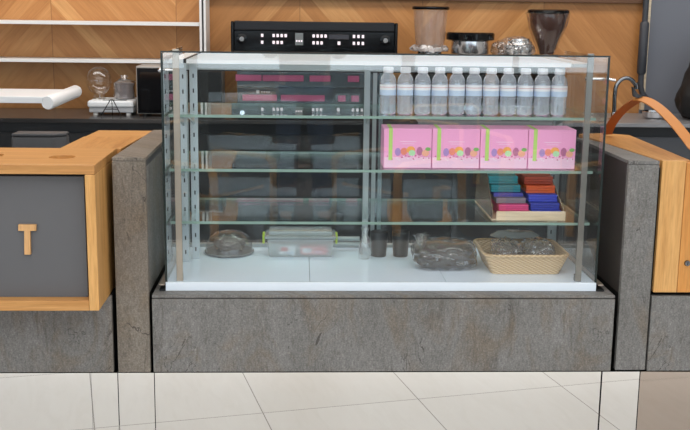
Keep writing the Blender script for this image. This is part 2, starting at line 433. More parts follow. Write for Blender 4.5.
MB().box(-2.4, XR-.0300, -.09, -.08, .5945, ZP-.0285).build('back_panel', BLACK, t)
MB().prism([(-.777, .2105), (-.5800, .2105), (-.5590, .53), (-.764, .53)], .027, 'z', ZP-.028, .0015).build('arm_board', OAK_Y, t)
MB().prism([(-.764, .5305), (-.5590, .5305), (-.5525, .74), (-.752, .74)], .025, 'z', ZP-.028, .0015).build('arm_end', OAK_X, t)
MB().box(-.775, -.583, .212, .72, .05, ZP-.029).build('carcass', BACKBODY, t)
L = MB()
L.prism([(-.828, .818), (-.776, .818), (-.777, .799), (-.7945, .799), (-.796, .727), (-.8145, .727), (-.8115, .799), (-.829, .799)], .010, 'y', -.1305, .0008)
L.build('letter', wood_mat('pale_oak', (210, 162, 108), (218, 172, 120), (196, 146, 92), 'z'), t)

# oak cupboard on the right
t = thing('oak_cupboard', (1.6, .2, .57), 'oak cupboard at the right end of the counter with a chrome lock', 'cabinet')
MB().box(1.1330, 1.2080, 0, .02, .577, ZP+.001, .0012).build('frame_board', OAK_Z, t)
d = MB().box(1.2095, 2.4, 0, .02, .577, ZP-.005, .0012).build('door', OAK_DOOR, t)
MB().prism([(1.1305, .022), (1.2290, .022), (1.2460, .69), (1.165, .755), (1.06, .72), (1.083, .452)], .024, 'z', ZP-.024, .001).build('top_board', OAK_Y, t)
MB().prism([(1.134, .0225), (2.4, .0225), (2.4, .06), (1.20, .06), (1.20, .60), (1.115, .60)], .39, 'z', .58).build('carcass', BACKBODY, t)
lk = MB().lathe([(.0095, 0), (.0095, .005), (.008, .007)], (0, 0, 0), 20)
bmesh.ops.rotate(lk.bm, verts=lk.bm.verts, cent=(0, 0, 0), matrix=Matrix.Rotation(PI/2, 3, 'X'))
bmesh.ops.translate(lk.bm, verts=lk.bm.verts, vec=(1.2345, -.0002, .674))
lk.box(1.2337, 1.2353, -.0085, -.006, .669, .679, mi=1)
lk.build('lock', [DARKCHROME, BLACK], d, smooth=40)

# ------------------------------------------------------------------ glass display case
t = thing('display_case', (.27, .33, ZB), 'large glass display case with three glass shelves on the stone base', 'display case')
GX0, GX1, GY0, GY1 = -.4265, .9655, .062, .60
ZF = .592
# white floor in three boards
for i, (a, b) in enumerate(((-.4235, .0338), (.0352, .4745), (.4759, .962))):
    MB().box(a, b, .066, .595, ZB+.0005, ZF, .0008).build('floor_board', WHITEFLOOR, t)
MB().box(-.4245, .963, .055, .0655, ZB+.0005, ZF+.0005, .001).build('front_rail', mat('rail_white', (230, 240, 250), .3), t)
for a, b in ((-.444, -.4265), (.9655, .988)): MB().box(a, b, .05, .56, ZB+.001, ZB+.007).build('foot_rail', BLACK, t)
for s_, x in ((-1, -.436), (1, .977)):
    MB().box(x-.008, x+.008, .05, .59, ZB+.020, ZB+.0245).build('side_rail', STEEL, t)
# glass panes
p = MB().box(GX0+.0075, GX1-.0075, GY0+.001, GY0+.008, ZF+.001, 1.3165); p.bm.normal_update()
for f_ in p.bm.faces:
    if f_.normal.z > .9: f_.material_index = 1
fp = p.build('front_pane', [PANE, EDGE], t)
MB().box(GX0, GX1, GY0-.0005, GY0+.0085, 1.3168, 1.3215).build('edge_trim', EDGE, fp)
for x in (GX0, GX1-.0072):
    p = MB().box(x, x+.0072, GY0, GY1, ZF+.001, 1.3165); p.bm.normal_update()
    for f_ in p.bm.faces:
        if f_.normal.y < -.9: f_.material_index = 1
    p.build('side_pane', [PANE, EDGE], t)
# white top
MB().box(-.3505, .850, .085, .585, 1.283, 1.2955, .0015).build('top_panel', OPAL, t)
MB().box(-.3605, -.3510, .084, .583, 1.284, 1.2963).build('spacer', BLACK, t)
e = mat('top_end_plate', (212, 214, 214), .4)
MB().box(-.405, -.3610, .085, .585, 1.283, 1.2955, .001).build('top_end_plate', e, t)
MB().box(.8535, .918, .085, .585, 1.283, 1.2945, .001).build('top_end_plate', mat('top_end_plate_grey', (176, 176, 174), .3), t)
# front posts with clamps
for x, zc, sgn, m in ((-.3815, 1.262, -1, STEEL), (.9075, 1.248, 1, mat('post_grey', (132, 128, 122), .32, .8))):
    po = MB().box(x-.0100, x+.0100, .0725, .0775, ZF+.0005, 1.327, .001).build('post', m, t)
    c = MB().tube([(x, .0776, zc), (x, .0955, zc)], .009).tube([(x, .088, zc), (x+sgn*(abs((GX0+.0074 if sgn < 0 else GX1-.0074)-x)-.0005), .088, zc)], .0045)
    MB().box(x-.010, x+.010, .0785, .094, ZF+.001, ZF+.022, .001).build('foot_block', DARKCHROME, po)
    xe = GX0 if sgn < 0 else GX1
    c.build('clamp', CHROME, po, smooth=40)
    MB().tube([(xe+sgn*.0005, .088, zc), (xe+sgn*.006, .088, zc), (xe+sgn*.0061, .088, zc), (xe+sgn*(.010 if sgn < 0 else .028), .088, zc-.004)], .005, rads=[.008, .008, .0045, .0045]).build('bolt', CHROME, po, smooth=40)
# slotted uprights with shelf brackets
SH = (1.112, .939, .768)                                                                # undersides of the shelves
for ux, uy, wd, m in ((-.390, .332, .022, UPR), (-.3600, .378, .026, UPR), (.234, .45, .020, ALU), (.905, .45, .022, ALU)):
    u = MB().box(ux-wd/2, ux+wd/2, uy, uy+.014, ZF+.0005, 1.2825, .001)
    if wd > .0205:
        z = .62
        while z < 1.26:
            u.box(ux-.0022, ux+.0022, uy-.0006, uy+.002, z, z+.014, mi=1); z += .05
    up = u.build('upright', [m, BACKBODY], t)
    for z in SH:
        MB().prism([(uy-.0008, z-.001), (uy-.0008, z-.050), (uy-.025, z-.042), (uy-.15, z-.012), (uy-.15, z-.001)], .005, 'x', ux-.0025).build('bracket', m, up)
# three glass shelves
for z, yf in zip(SH, (.130, .130, .130)):
    s = MB().box(-.414, .951, yf, .555, z, z+.009); fit_edge(s, (0, 1))
    s.build('glass_shelf', [SHELFGLASS, SHELFEDGE], t)
# back frame and sliding doors
b = MB().box(-.415, .954, .560, .585, 1.236, 1.282, .001).box(-.415, .954, .559, .586, 1.2325, 1.2360, mi=1)
b.box(-.415, .954, .560, .585, ZF+.0005, .604).build('back_frame', [ALU, BLACK], t)
for x0, x1, y in ((-.414, .30, .572), (.262, .953, .561)):
    d = MB().box(x0+.012, x1-.012, y+.003, y+.008, .607, 1.229).build('sliding_door', DOORPANE, t)
    for a in (x0, x1-.014): MB().box(a, a+.014, y, y+.010, .605, 1.232).build('door_stile', ALU, d)
# lower rail stub behind the container
MB().tube([(.125, .52, .634), (.2195, .52, .634)], .0085).tube([(.125, .52, .616), (.2195, .52, .614)], .0085).build('handle_rail', ALU, t, smooth=40)

# ------------------------------------------------------------------ goods in the case
ORD = ['first', 'second', 'third', 'fourth', 'fifth', 'sixth', 'seventh', 'eighth', 'ninth', 'tenth', 'eleventh']
# water bottles on the top shelf
ZS = [z+.0092 for z in SH]
def bottle(loc, label):
    t = thing('water_bottle', loc, label, 'bottle', 'water bottles on the top glass shelf')
    x, y, z = loc
    body = MB().lathe([(.020, .0), (.0255, .003), (.0268, .010), (.0245, .024), (.0268, .034), (.0250, .048), (.0266, .056), (.0266, .098), (.0262, .108), (.0225, .120), (.0150, .130), (.0128, .134), (.0128, .140)], loc, 24)
    for v in body.bm.verts:                                                             # petalled foot
        h = v.co.z-z
        if h < .03: 
            a = math.atan2(v.co.y-y, v.co.x-x); k = 1+.05*math.cos(5*a)*(1-h/.03); v.co.x = x+(v.co.x-x)*k; v.co.y = y+(v.co.y-y)*k
    body.build('body', BOTTLE, t, smooth=50)
    lb = MB().lathe([(.0269, .062), (.0269, .079)], loc, 24, 1, cap=False).lathe([(.0269, .079), (.0269, .0965)], loc, 24, 0, cap=False)
    lb.lathe([(.0272, .0875), (.0272, .0890)], loc, 24, 2, cap=False).build('label', [LABELW, LABELB, LABELR], t, smooth=50)
    MB().lathe([(.0165, .1335), (.0172, .135), (.0168, .149), (.0155, .1515)], loc, 20).build('cap', CAPW, t, smooth=40)
    return t
LB = 'clear water bottle with white cap, %s from the left on the top shelf'
b0 = bottle((.285, .2, ZS[0]), LB % 'first')
for i in range(1, 11):
    b = dup(b0, (.285+.0559*i, .2, ZS[0])); b['label'] = LB % ORD[i]

# pink cartons on the second shelf
def carton(loc, label):
    t = thing('macaron_carton', loc, label, 'box', 'pink macaron cartons on the middle shelf')
    x, y, z = loc                                                                        # front left bottom corner
    MB().box(x, x+.156, y, y+.125, z, z+.129, .0012).build('carton', PINK, t)
    pm = [PINKL, GREEN, mat('macaron_violet', (176, 140, 200), .5), mat('macaron_coral', (240, 140, 120), .5), mat('macaron_orange', (246, 170, 90), .5),
          mat('macaron_mint', (180, 224, 176), .5), mat('macaron_plum', (186, 110, 150), .5), mat('macaron_peach', (244, 176, 150), .5), mat('macaron_green', (130, 180, 100), .5),
          mat('print_magenta', (206, 70, 140), .5), mat('print_white', (252, 236, 246), .5)]
    p = MB()
    def disc(cx, cz, rx, rz, mi, lay):
        p.prism([(x+cx+rx*math.cos(2*PI*k/16), z+cz+rz*math.sin(2*PI*k/16)) for k in range(16)], .0003, 'y', y-.0003-.00025*lay, mi=mi)
    def rect(a, b, c, d, mi, lay=0): p.box(x+a, x+b, y-.0003-.00025*lay, y-.00025*lay, z+c, z+d, mi=mi)
    rect(.002, .154, .002, .036, 0)
    disc(.046, .053, .0095, .013, 2, 2); disc(.066, .055, .011, .012, 3, 3); disc(.088, .060, .014, .012, 4, 4)
    disc(.092, .050, .011, .010, 5, 5); disc(.117, .056, .010, .014, 6, 6); disc(.136, .050, .012, .011, 7, 7); disc(.144, .063, .009, .006, 8, 8)
    rs = random.Random(3)
    for k in range(26): disc(.01+rs.random()*.138, .026+rs.random()*.016, .0022, .0018, 9 if k % 2 else 10, 9+k % 3)
    rect(.052, .106, .086, .0885, 0, 1); rect(.060, .098, .079, .0810, 0, 1)
    p.build('print', pm, t)
    r = MB().box(x+.016, x+.028, y-.0014, y-.0006, z+.026, z+.1292).prism([(x+.016, y-.0014), (x+.028, y-.0014), (x+.030, y+.124), (x+.018, y+.124)], .0008, 'z', z+.1292)
    r.build('ribbon', GREEN, t)
    return t
LC = ['leftmost pink macaron carton with green ribbon on the middle shelf', 'second pink macaron carton with green ribbon counted from the left',
      'third pink macaron carton with green ribbon counted from the left', 'rightmost pink macaron carton with green ribbon on the middle shelf']
c0 = carton((.2725, .17, ZS[1]), LC[0])
for i in range(1, 4):
    c = dup(c0, (.2725+.1576*i, .17, ZS[1])); c['label'] = LC[i]

# display tray with napkin packs on the bottom shelf
t = thing('napkin_tray', (.76, .3, ZS[2]), 'pale open display tray of coloured napkin packs on the bottom shelf', 'tray')
z = ZS[2]
MB().box(.634, .876, .165, .50, z, z+.004).build('base', PALEWOOD, t)
MB().box(.648, .878, .160, .1645, z, z+.031, .001).build('front_lip', PALEWOOD, t)
SIDE = thin_glass('tray_side_plastic', (226, 214, 198), 1.2, .1, .35, (200, 180, 152))
MB().prism([(.166, z+.0045), (.166, z+.030), (.30, z+.138), (.50, z+.138), (.50, z+.0045)], .002, 'x', .6350).build('side_wall', SIDE, t)
MB().prism([(.166, z+.0045), (.166, z+.030), (.36, z+.11), (.50, z+.11), (.50, z+.0045)], .003, 'x', .8725).build('side_wall', SIDE, t)
cols = {'pink': (226, 70, 140), 'magenta': (210, 70, 130), 'grey': (128, 120, 132), 'violet': (74, 78, 176), 'teal': (28, 140, 152), 'sea': (40, 160, 170),
        'blue': (56, 70, 190), 'navy': (44, 56, 160), 'orange': (226, 96, 44), 'rust': (190, 76, 44)}
def pack(x, y, z, w, dpt, h, c, label, grp):
    m = mat('napkin_'+c, cols[c], .5); b = MB(); n = 3
    for k in range(n): b.box(x+.0006*(k % 2), x+w-.0006*(k % 2), y+.0008*(k % 2), y+dpt, z+h*k/n, z+h*(k+1)/n-.0003, .0018)
    tag(b.build('napkin_pack', m, loc=(x+w/2, y+dpt/2, z)), label, 'napkins', grp)
zz = z+.0043
lst = [('pink', 'pink napkin pack, lowest in the left stack of the tray'), ('magenta', 'second pink napkin pack, just under the grey one'), ('grey', 'grey napkin pack between the pink and violet packs'),
       ('violet', 'violet blue napkin pack under the teal ones in the left stack'), ('teal', 'dark teal napkin pack resting on the violet one'), ('sea', 'teal napkin pack on top of the left stack')]
hs = (.022, .020, .018, .012, .024, .026)
zc = zz
for i, ((c, lb), h) in enumerate(zip(lst, hs)):
    pack(.667-.0055*i, .172+.021*i, zc, .100, .16, h, c, lb, 'napkin packs in the left stack'); zc += h+.0006
lst = [('blue', 'blue napkin pack, lowest in the right stack of the tray'), ('navy', 'dark blue napkin pack, second from the bottom of the right stack'), ('blue', 'blue napkin pack directly under the orange ones'),
       ('orange', 'orange napkin pack resting on the blue packs'), ('rust', 'rust red napkin pack on top of the right stack')]
zc = zz
for i, ((c, lb), h) in enumerate(zip(lst, (.025, .022, .024, .026, .026))):
    pack(.771-.0030*i, .172+.024*i, zc, .098, .16, h, c, lb, 'napkin packs in the right stack'); zc += h+.0006

# clear container on the case floor
t = thing('storage_container', (.004, .46, ZF), 'clear plastic lidded container with green clips on the case floor', 'container')
zf = ZF+.0006
b = MB().prism([(-.107, .402), (.116, .402), (.116, .53), (-.107, .53)], .066, 'z', zf, .006)
for v in b.bm.verts:
    k = (v.co.z-zf)/.066; v.co.x = .0045+(v.co.x-.0045)*(1+.05*k); v.co.y = .466+(v.co.y-.466)*(1+.05*k)
b.build('body', BOXPLASTIC, t, smooth=30)
MB().box(-.122, .131, .392, .540, zf+.067, zf+.076, .003).box(-.108, .117, .408, .524, zf+.0765, zf+.092, .005).build('lid', BOXPLASTIC, t, smooth=30)
for x in (-.1265, .1325):
    MB().box(x-.004, x+.004, .44, .48, zf+.040, zf+.076, .002).build('clip', mat('lime_clip', (184, 206, 70), .4), t)
pk = MB().box(-.070, -.014, .4125, .43, zf+.0075, zf+.038, .001).box(-.066, -.040, .4120, .4126, zf+.019, zf+.034, mi=1).box(-.045, -.018, .4119, .4124, zf+.010, zf+.016, mi=2)
tag(pk.build('snack_packet', [LABELW, mat('packet_red', (206, 50, 50), .5), LABELB], loc=(-.042, .42, zf+.007)), 'small white packet with a red mark inside the clear container', 'packet')
pk = MB().box(.004, .100, .4125, .46, zf+.0075, zf+.036, .001).box(.012, .044, .4120, .4126, zf+.014, zf+.031, mi=1).box(.054, .082, .4120, .4126, zf+.012, zf+.020, mi=2)
tag(pk.build('snack_packet', [mat('packet_pink', (230, 128, 132), .5), LABELW, PINKL], loc=(.052, .43, zf+.007)), 'longer salmon pink packet lying inside the clear container', 'packet')

# wrapped round cake dome at the left
t = thing('cake_dome', (-.255, .475, ZF), 'low clear cake dome over a dark tray at the left of the case floor', 'dome')
MB().lathe([(.078, .001), (.088, .006), (.088, .010), (.070, .009)], (-.250, .470, ZF), 40).build('plate', mat('dark_plate', (128, 130, 132), .25), t, smooth=30)
b = MB().lathe([(.084, .0105), (.082, .030), (.070, .060), (.045, .078), (.015, .084), (.001, .085)], (-.250, .470, ZF), 40, cap=False)
for v in b.bm.verts:
    v.co += Vector((noise.noise(v.co*60), noise.noise(v.co*60+Vector((9, 0, 0))), 0))*.004
b.build('cover', thin_glass('dome_plastic', (238, 238, 238), 1.4, .06, .08, (190, 190, 192)), t, smooth=25)
MB().blob((-.250, .470, ZF+.034), (.055, .055, .022), 4, .3, 9, seed=3).build('contents', mat('dark_pastry', (112, 104, 100), .6), t, smooth=40)

# wrapped glass beside the middle upright
t = thing('wrapped_glass', (.231, .375, ZF), 'small clear glass twisted in plastic wrap at the middle upright', 'glass')
MB().lathe([(.016, .001), (.018, .003), (.0165, .03), (.019, .06)], (.231, .385, ZF), 20).build('tumbler', CLEARJAR, t, smooth=40)
b = MB().lathe([(.021, .0008), (.023, .02), (.021, .045), (.020, .062), (.013, .078), (.006, .088), (.009, .1), (.014, .112)], (.231, .385, ZF), 28, cap=False)
for v in b.bm.verts: v.co += Vector((noise.noise(v.co*160), noise.noise(v.co*160+Vector((5, 0, 0))), 0))*.005
b.build('wrap', WRAP, t, smooth=20)

# two dark cups
for x, lb in ((.2835, 'dark grey tumbler beside the wrapped glass'), (.3610, 'dark grey tumbler closest to the dark plastic bag')):
    b = MB().lathe([(.0, .003), (.0235, .003), (.0255, .0), (.0265, .004), (.0315, .088), (.0300, .089), (.0285, .086), (.0240, .008), (.0, .007)], (0, 0, 0), 32, cap=False)
    tag(b.build('tumbler', mat('smoked_plastic', (58, 58, 60), .3), loc=(0, 0, 0), smooth=40), lb, 'cup', 'dark tumblers on the case floor').location = (x, .43, ZF+.0005)

# dark plastic bag
t = thing('plastic_bag', (.5, .28, ZF), 'dark bundle in a knotted clear plastic bag left of the basket', 'bag')
MB().blob((.497, .285, ZF+.040), (.100, .078, .036), 5, .08, 3, flat=ZF+.001, sq=4, seed=11).build('contents', mat('dark_bundle', (52, 48, 47), .5), t, smooth=60)
b = MB().blob((.497, .285, ZF+.044), (.110, .086, .050), 5, .10, 3.6, flat=ZF+.0005, sq=4, seed=5); b.build('film', DARKWRAP, t, smooth=30)
b = MB().lathe([(.006, 0), (.012, .012), (.024, .03), (.028, .042)], (.412, .245, ZF+.076), 22, cap=False)
for v in b.bm.verts: v.co += Vector((noise.noise(v.co*110), noise.noise(v.co*110+Vector((5, 0, 0))), noise.noise(v.co*110+Vector((0, 7, 0)))))*.012
b.build('knot', DARKWRAP, t, smooth=20)

# wicker basket
def wicker_mat():
    m = mat('wicker', (202, 172, 132), .6); q = NT(m); v, x, y, z = q.xyz()
    s_ = q.math('ADD', x, y)
    a = q.math('SINE', q.math('MULTIPLY', s_, 330)); c = q.math('SINE', q.math('MULTIPLY', z, 700))
    k = q.math('MULTIPLY', a, c)
    q.l(q.ramp(q.math('MULTIPLY_ADD', k, .5, .5), [(.15, (186, 154, 116)), (.5, (206, 176, 136)), (.9, (218, 192, 154))]), q.b.inputs['Base Color'])
    q.bump(k, .5, .002); return m
WICK = wicker_mat()
t = thing('wicker_basket', (.757, .27, ZF), 'rectangular pale wicker basket of wrapped goods at the right of the case floor', 'basket')
def ringrect(x0, x1, y0, y1, z, r=.02, n=5):
    pts = []
    for cx, cy, a0 in ((x1-r, y1-r, 0), (x0+r, y1-r, PI/2), (x0+r, y0+r, PI), (x1-r, y0+r, 1.5*PI)):
        for k in range(n+1): a = a0+k*PI/2/n; pts.append((cx+r*math.cos(a), cy+r*math.sin(a), z))
    return pts
bm = MB(); tt = bmesh.new(); rings = []
for k in range(9):
    q = k/8; e_ = .026*q
    rings.append([tt.verts.new(p) for p in ringrect(.642-e_, .872+e_, .168-e_*.6, .38+e_, ZF+.001+.064*q)])
for k in range(8, -1, -1):
    q = k/8; e_ = .026*q-.005
    rings.append([tt.verts.new(p) for p in ringrect(.642-e_, .872+e_, .168-e_*.6, .38+e_, ZF+.006+.059*q)])
for a, c in zip(rings, rings[1:]):
    n = len(a)
    for i in range(n): tt.faces.new((a[i], a[(i+1) % n], c[(i+1) % n], c[i]))
tt.faces.new(rings[0][::-1]); tt.faces.new(rings[-1]); bmesh.ops.recalc_face_normals(tt, faces=tt.faces)
bm._take(tt, 0); bm.build('body', WICK, t, smooth=40)
pr = [Vector(p) for p in ringrect(.616, .898, .152, .406, ZF+.066, .035, 6)]; pr.append(pr[0]); pr.append(pr[1])
MB().tube(pr, .0055, 8).build('rim', WICK, t, smooth=60)
for x, lb, sd in ((.705, 'wrapped dark roll lying in the left half of the basket', 2), (.815, 'wrapped dark roll lying in the right half of the basket', 8)):
    g = thing('wrapped_roll', (x, .26, ZF+.008), lb, 'packet', 'wrapped rolls in the basket')
    MB().blob((x, .262, ZF+.048), (.048, .075, .036), 4, .10, 6, flat=ZF+.0085, seed=sd, sq=3).build('roll', mat('dark_roll', (66, 58, 54), .45), g, smooth=60)
    MB().blob((x, .262, ZF+.053), (.0525, .086, .047), 5, .15, 6, flat=ZF+.0075, seed=sd+1, sq=3).build('film', WRAP, g, smooth=25)
b = MB().lathe([(.085, 0), (.088, .004), (.078, .010), (.060, .020), (.001, .022)], (.757, .372, ZF+.086), 36, sx=1.0, sy=.5)
tag(b.build('clear_lid', thin_glass('lid_plastic', (236, 238, 238), 1.8, .08, .5, (210, 214, 214)), loc=(.757, .372, ZF+.0862), smooth=40), 'oval clear plastic lid lying across the back of the basket', 'lid')

# ------------------------------------------------------------------ back counter and what stands on it
ZK = .9
t = thing('back_counter', (.4, 2.35, 0), 'long dark back counter under the oak wall', 'counter')
MB().box(-3.4, .60, 2.07, 2.62, ZK-.020, ZK, .002).build('worktop', WORKTOP, t)
MB().box(.6005, 2.9, 2.07, 2.62, ZK-.020, ZK, .002).build('steel_worktop', mat('worktop_steel', (142, 142, 145), .35, .35), t)
MB().box(-3.4, 2.9, 2.20, 2.615, .08, ZK-.0205).build('cabinet_body', BACKBODY, t)
MB().box(-3.4, 2.9, 2.18, 2.60, .001, .0795).build('toe_kick', BLACK, t)
for i in range(9):
    x = -3.4+i*.7
    MB().box(x+.003, x+.697, 2.186, 2.1995, .10, ZK-.085).build('cabinet_door', BACKBODY if i < 7 else mat('cabinet_grey', (82, 85, 92), .5), t)

# white shelves on the oak wall
t = thing('wall_shelf_unit', (-1.8, 2.64, 1.16), 'white metal wall shelving with two boards left of the coffee machine', 'shelf')
MB().box(-3.4, -.534, 2.42, 2.644, 1.358, 1.376, .001).build('shelf_board', SHELFWHITE, t)
MB().box(-3.4, -.534, 2.435, 2.644, 1.1600, 1.1770, .001).build('shelf_board', SHELFWHITE, t)
for x in (-.530, -.508): MB().box(x, x+.012, 2.41, 2.644, 1.150, 2.1, .001).build('side_post', SHELFWHITE, t)
for x in (-3.2,): MB().box(x, x+.012, 2.43, 2.644, 1.18, 1.357).build('divider', SHELFWHITE, t)

# white tray table with tubular rim
t = thing('tray_table', (-1.7, 1.85, 0), 'white tray table with a thick tubular edge in front of the back counter', 'table')
zt = 1.026
MB().box(-2.3, -1.15, 1.58, 2.03, zt-.006, zt+.024, .003).build('tray_top', WHITE, t)
MB().tube([(-1.130, 1.545, zt), (-1.128, 1.55, zt), (-1.112, 2.05, zt+.012), (-1.111, 2.055, zt+.012)], .031, 24, rads=[.028, .031, .031, .028]).build('tube_edge', WHITE, t, smooth=40)
for x in (-2.25, -1.75):
    for y in (1.62, 1.98): MB().tube([(x, y, .001), (x, y, zt-.007)], .015).build('leg', WHITE, t, smooth=40)

# microwave
t = thing('microwave_oven', (-.66, 2.25, ZK), 'black fronted microwave oven at the left behind the glass case', 'microwave')
MB().box(-.838, -.40, 2.215, 2.415, ZK+.012, 1.157, .004).build('body', mat('microwave_grey', (170, 164, 158), .4, .2), t)
d = MB().box(-.832, -.52, 2.2015, 2.2145, ZK+.018, 1.148, .003).build('door', BLACKGLOSS, t)
MB().box(-.815, -.54, 2.2000, 2.2014, ZK+.035, 1.128).build('window', mat('oven_window', (20, 20, 22), .06), d)
MB().box(-.518, -.402, 2.2015, 2.2145, ZK+.016, 1.146, .002).build('control_panel', BLACK, t)
for x in (-.80, -.44):
    for y in (2.235, 2.395): MB().lathe([(.012, 0), (.012, .0115)], (x, y, ZK+.0003), 14).build('foot', BLACK, t)

# kitchen scale with globe jar and wrapped jug
t = thing('kitchen_scale', (-.955, 2.26, ZK), 'white kitchen scale next to the microwave', 'scale')
MB().box(-1.090, -.862, 2.25, 2.46, ZK+.014, ZK+.040, .006).build('base', mat('scale_grey', (196, 198, 202), .4), t)
MB().box(-1.096, -.860, 2.24, 2.47, ZK+.0405, ZK+.076, .010).build('platform', WHITE, t)
for x in (-1.06, -.89):
    for y in (2.27, 2.44): MB().lathe([(.014, 0), (.012, .0135)], (x, y, ZK+.0003), 14).build('foot', SHELFWHITE, t)
b = MB().box(-1.02, -.90, 2.255, 2.29, ZK+.0762, ZK+.0785); b.build('display', mat('scale_display', (120, 126, 128), .2), t)
t = thing('globe_jar', (-1.055, 2.36, ZK+.0765), 'round clear glass globe jar standing on the white scale', 'jar')
MB().lathe([(.034, .0005), (.036, .004), (.030, .020), (.030, .030), (.046, .040), (.062, .062), (.068, .092), (.064, .118), (.050, .144), (.030, .160), (.010, .167)], (-1.055, 2.36, ZK+.0765), 36, cap=False).build('globe', CLEARJAR, t, smooth=60)
MB().lathe([(.034, .0002), (.036, .002), (.034, .004)], (-1.055, 2.36, ZK+.0768), 30).build('base_ring', CLEARJAR, t, smooth=60)
t = thing('wrapped_jug', (-.925, 2.37, ZK+.0765), 'grey jug wrapped in clear plastic on the white scale', 'jug')
MB().lathe([(.044, .001), (.050, .005), (.049, .05), (.053, .082)], (-.925, 2.37, ZK+.077), 28).build('jug', mat('jug_grey', (150, 138, 136), .35, .3), t, smooth=40)
b = MB().lathe([(.052, .001), (.056, .02), (.055, .06), (.058, .086), (.034, .098), (.012, .104), (.022, .122)], (-.925, 2.37, ZK+.077), 30, cap=False)
for v in b.bm.verts: v.co += Vector((noise.noise(v.co*70), noise.noise(v.co*70+Vector((5, 0, 0))), noise.noise(v.co*70+Vector((0, 7, 0)))))*.007
for v in b.bm.verts: v.co.z = max(v.co.z, ZK+.0772)
b.build('wrap', WRAP, t, smooth=25)
b = MB().tube([(-1.018, 2.19, ZK+.004), (-.968, 2.203, ZK+.088), (-.958, 2.203, ZK+.088), (-.915, 2.19, ZK+.004)], .0024, 8).tube([(-.998, 2.196, ZK+.037), (-.932, 2.196, ZK+.037)], .0018, 6)
b.tube([(-.963, 2.203, ZK+.086), (-.963, 2.215, ZK+.004)], .002, 6)
tag(b.build('wire_stand', BLACK, loc=(-.966, 2.20, ZK+.001), smooth=60), 'small black A shaped wire stand before the white scale', 'stand')

# espresso machine
t = thing('espresso_machine', (.07, 2.3, ZK), 'wide black espresso machine with rows of lit buttons on the back counter', 'coffee machine')
mx0, mx1, my = -.345, .489, 2.10
MB().box(mx0+.004, mx1-.004, my+.004, 2.56, 1.225, 1.384, .008).build('upper_body', BLACK, t)
for x in (mx0, mx1-.016): MB().box(x, x+.016, my-.014, 2.57, 1.215, 1.391, .006).build('side_cheek', BLACKGLOSS, t)
MB().box(mx0+.017, mx1-.017, my-.004, my+.0035, 1.245, 1.345, .002).build('console', BLACKGLOSS, t)
MB().box(mx0+.017, mx1-.017, my-.010, my+.03, 1.347, 1.392, .004).build('top_rail', mat('black_satin', (24, 24, 28), .4, spec=.3), t)
lit = mat('button_lit', (238, 226, 232), .3, emit=(255, 236, 244), es=.3)
def gx(px): return -.349+(px-230)*.00499
for zz_ in (1.322, 1.288):
    for px in (262, 273.5, 277.5, 281.5, 285.5, 313.5, 317.5, 321.5, 325.5, 354, 358.5, 363):
        if zz_ < 1.3 and px in (285.5, 325.5): continue
        MB().box(gx(px)-.0062, gx(px)+.0062, my-.008, my-.0042, zz_-.0080, zz_+.0080, .0015).build('button', lit, t)
MB().box(gx(339)-.0072, gx(339)+.0072, my-.008, my-.0042, 1.279, 1.296, .0015).build('button', lit, t)
dp = MB().box(gx(295), gx(303), my-.0075, my-.0042, 1.276, 1.336).build('display', mat('display_grey', (112, 116, 116), .25), t)
for k in range(3): MB().box(gx(295.8+2.4*k), gx(297.4+2.4*k), my-.0085, my-.0076, 1.292, 1.301).build('digit', lit, dp)
MB().box(gx(328.5), gx(349), my-.0075, my-.0042, 1.306, 1.331, .002).build('name_plate', mat('plate_grey', (64, 62, 66), .3, .6), t)
for px in (242, 385.5):
    g = MB().lathe([(.026, 0), (.026, .012), (.020, .014)], (0, 0, 0), 28).lathe([(.014, .0142), (.012, .030)], (0, 0, 0), 20, 1)
    bmesh.ops.rotate(g.bm, verts=g.bm.verts, cent=(0, 0, 0), matrix=Matrix.Rotation(PI/2, 3, 'X'))
    bmesh.ops.translate(g.bm, verts=g.bm.verts, vec=(gx(px), my-.0042, 1.304))
    g.build('steam_knob', [BLACKGLOSS, CHROME], t, smooth=40)
MB().box(mx0+.017, mx1-.017, 2.30, 2.55, .955, 1.2245).build('back_splash', mat('splash_steel', (112, 116, 118), .25, .7), t)
MB().box(mx0, mx1, my, 2.57, ZK+.030, .9545, .004).build('drip_tray', DARKCHROME, t)
for x in (mx0+.05, mx1-.05):
    for y in (2.16, 2.52): MB().lathe([(.022, 0), (.018, .0295)], (x, y, ZK+.0003), 18).build('foot', BLACK, t)
gh = mat('reflection_pink', (220, 110, 150), .35)
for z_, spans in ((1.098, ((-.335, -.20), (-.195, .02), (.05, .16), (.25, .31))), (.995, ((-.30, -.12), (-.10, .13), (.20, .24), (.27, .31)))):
    for a, b_ in spans: MB().box(a, b_, 2.286, 2.2995, z_-.016, z_+.016, .002).build('pink_reflection', gh, t)  # pink strips painted in as the cartons' reflection in the steel
MB().box(mx0+.02, .33, 2.280, 2.2995, 1.049, 1.056).build('chrome_bar', CHROME, t)
for x in (-.14, .20):
    g = MB().lathe([(.034, .03), (.036, .045), (.036, .085), (.028, .10)], (x, 2.20, 1.125), 24)
    g.build('group_head', BLACK, t, smooth=40)
MB().box(-.228, -.212, 2.2965, 2.2995, 1.018, 1.034).build('badge', LABELW, t)
bd = MB().box(-.208, -.150, 2.2965, 2.2995, 1.018, 1.034).build('badge', BLACK, t)
for k in range(4): MB().box(-.203+.013*k, -.195+.013*k, 2.2955, 2.2964, 1.022, 1.029).build('letter', LABELW, bd)

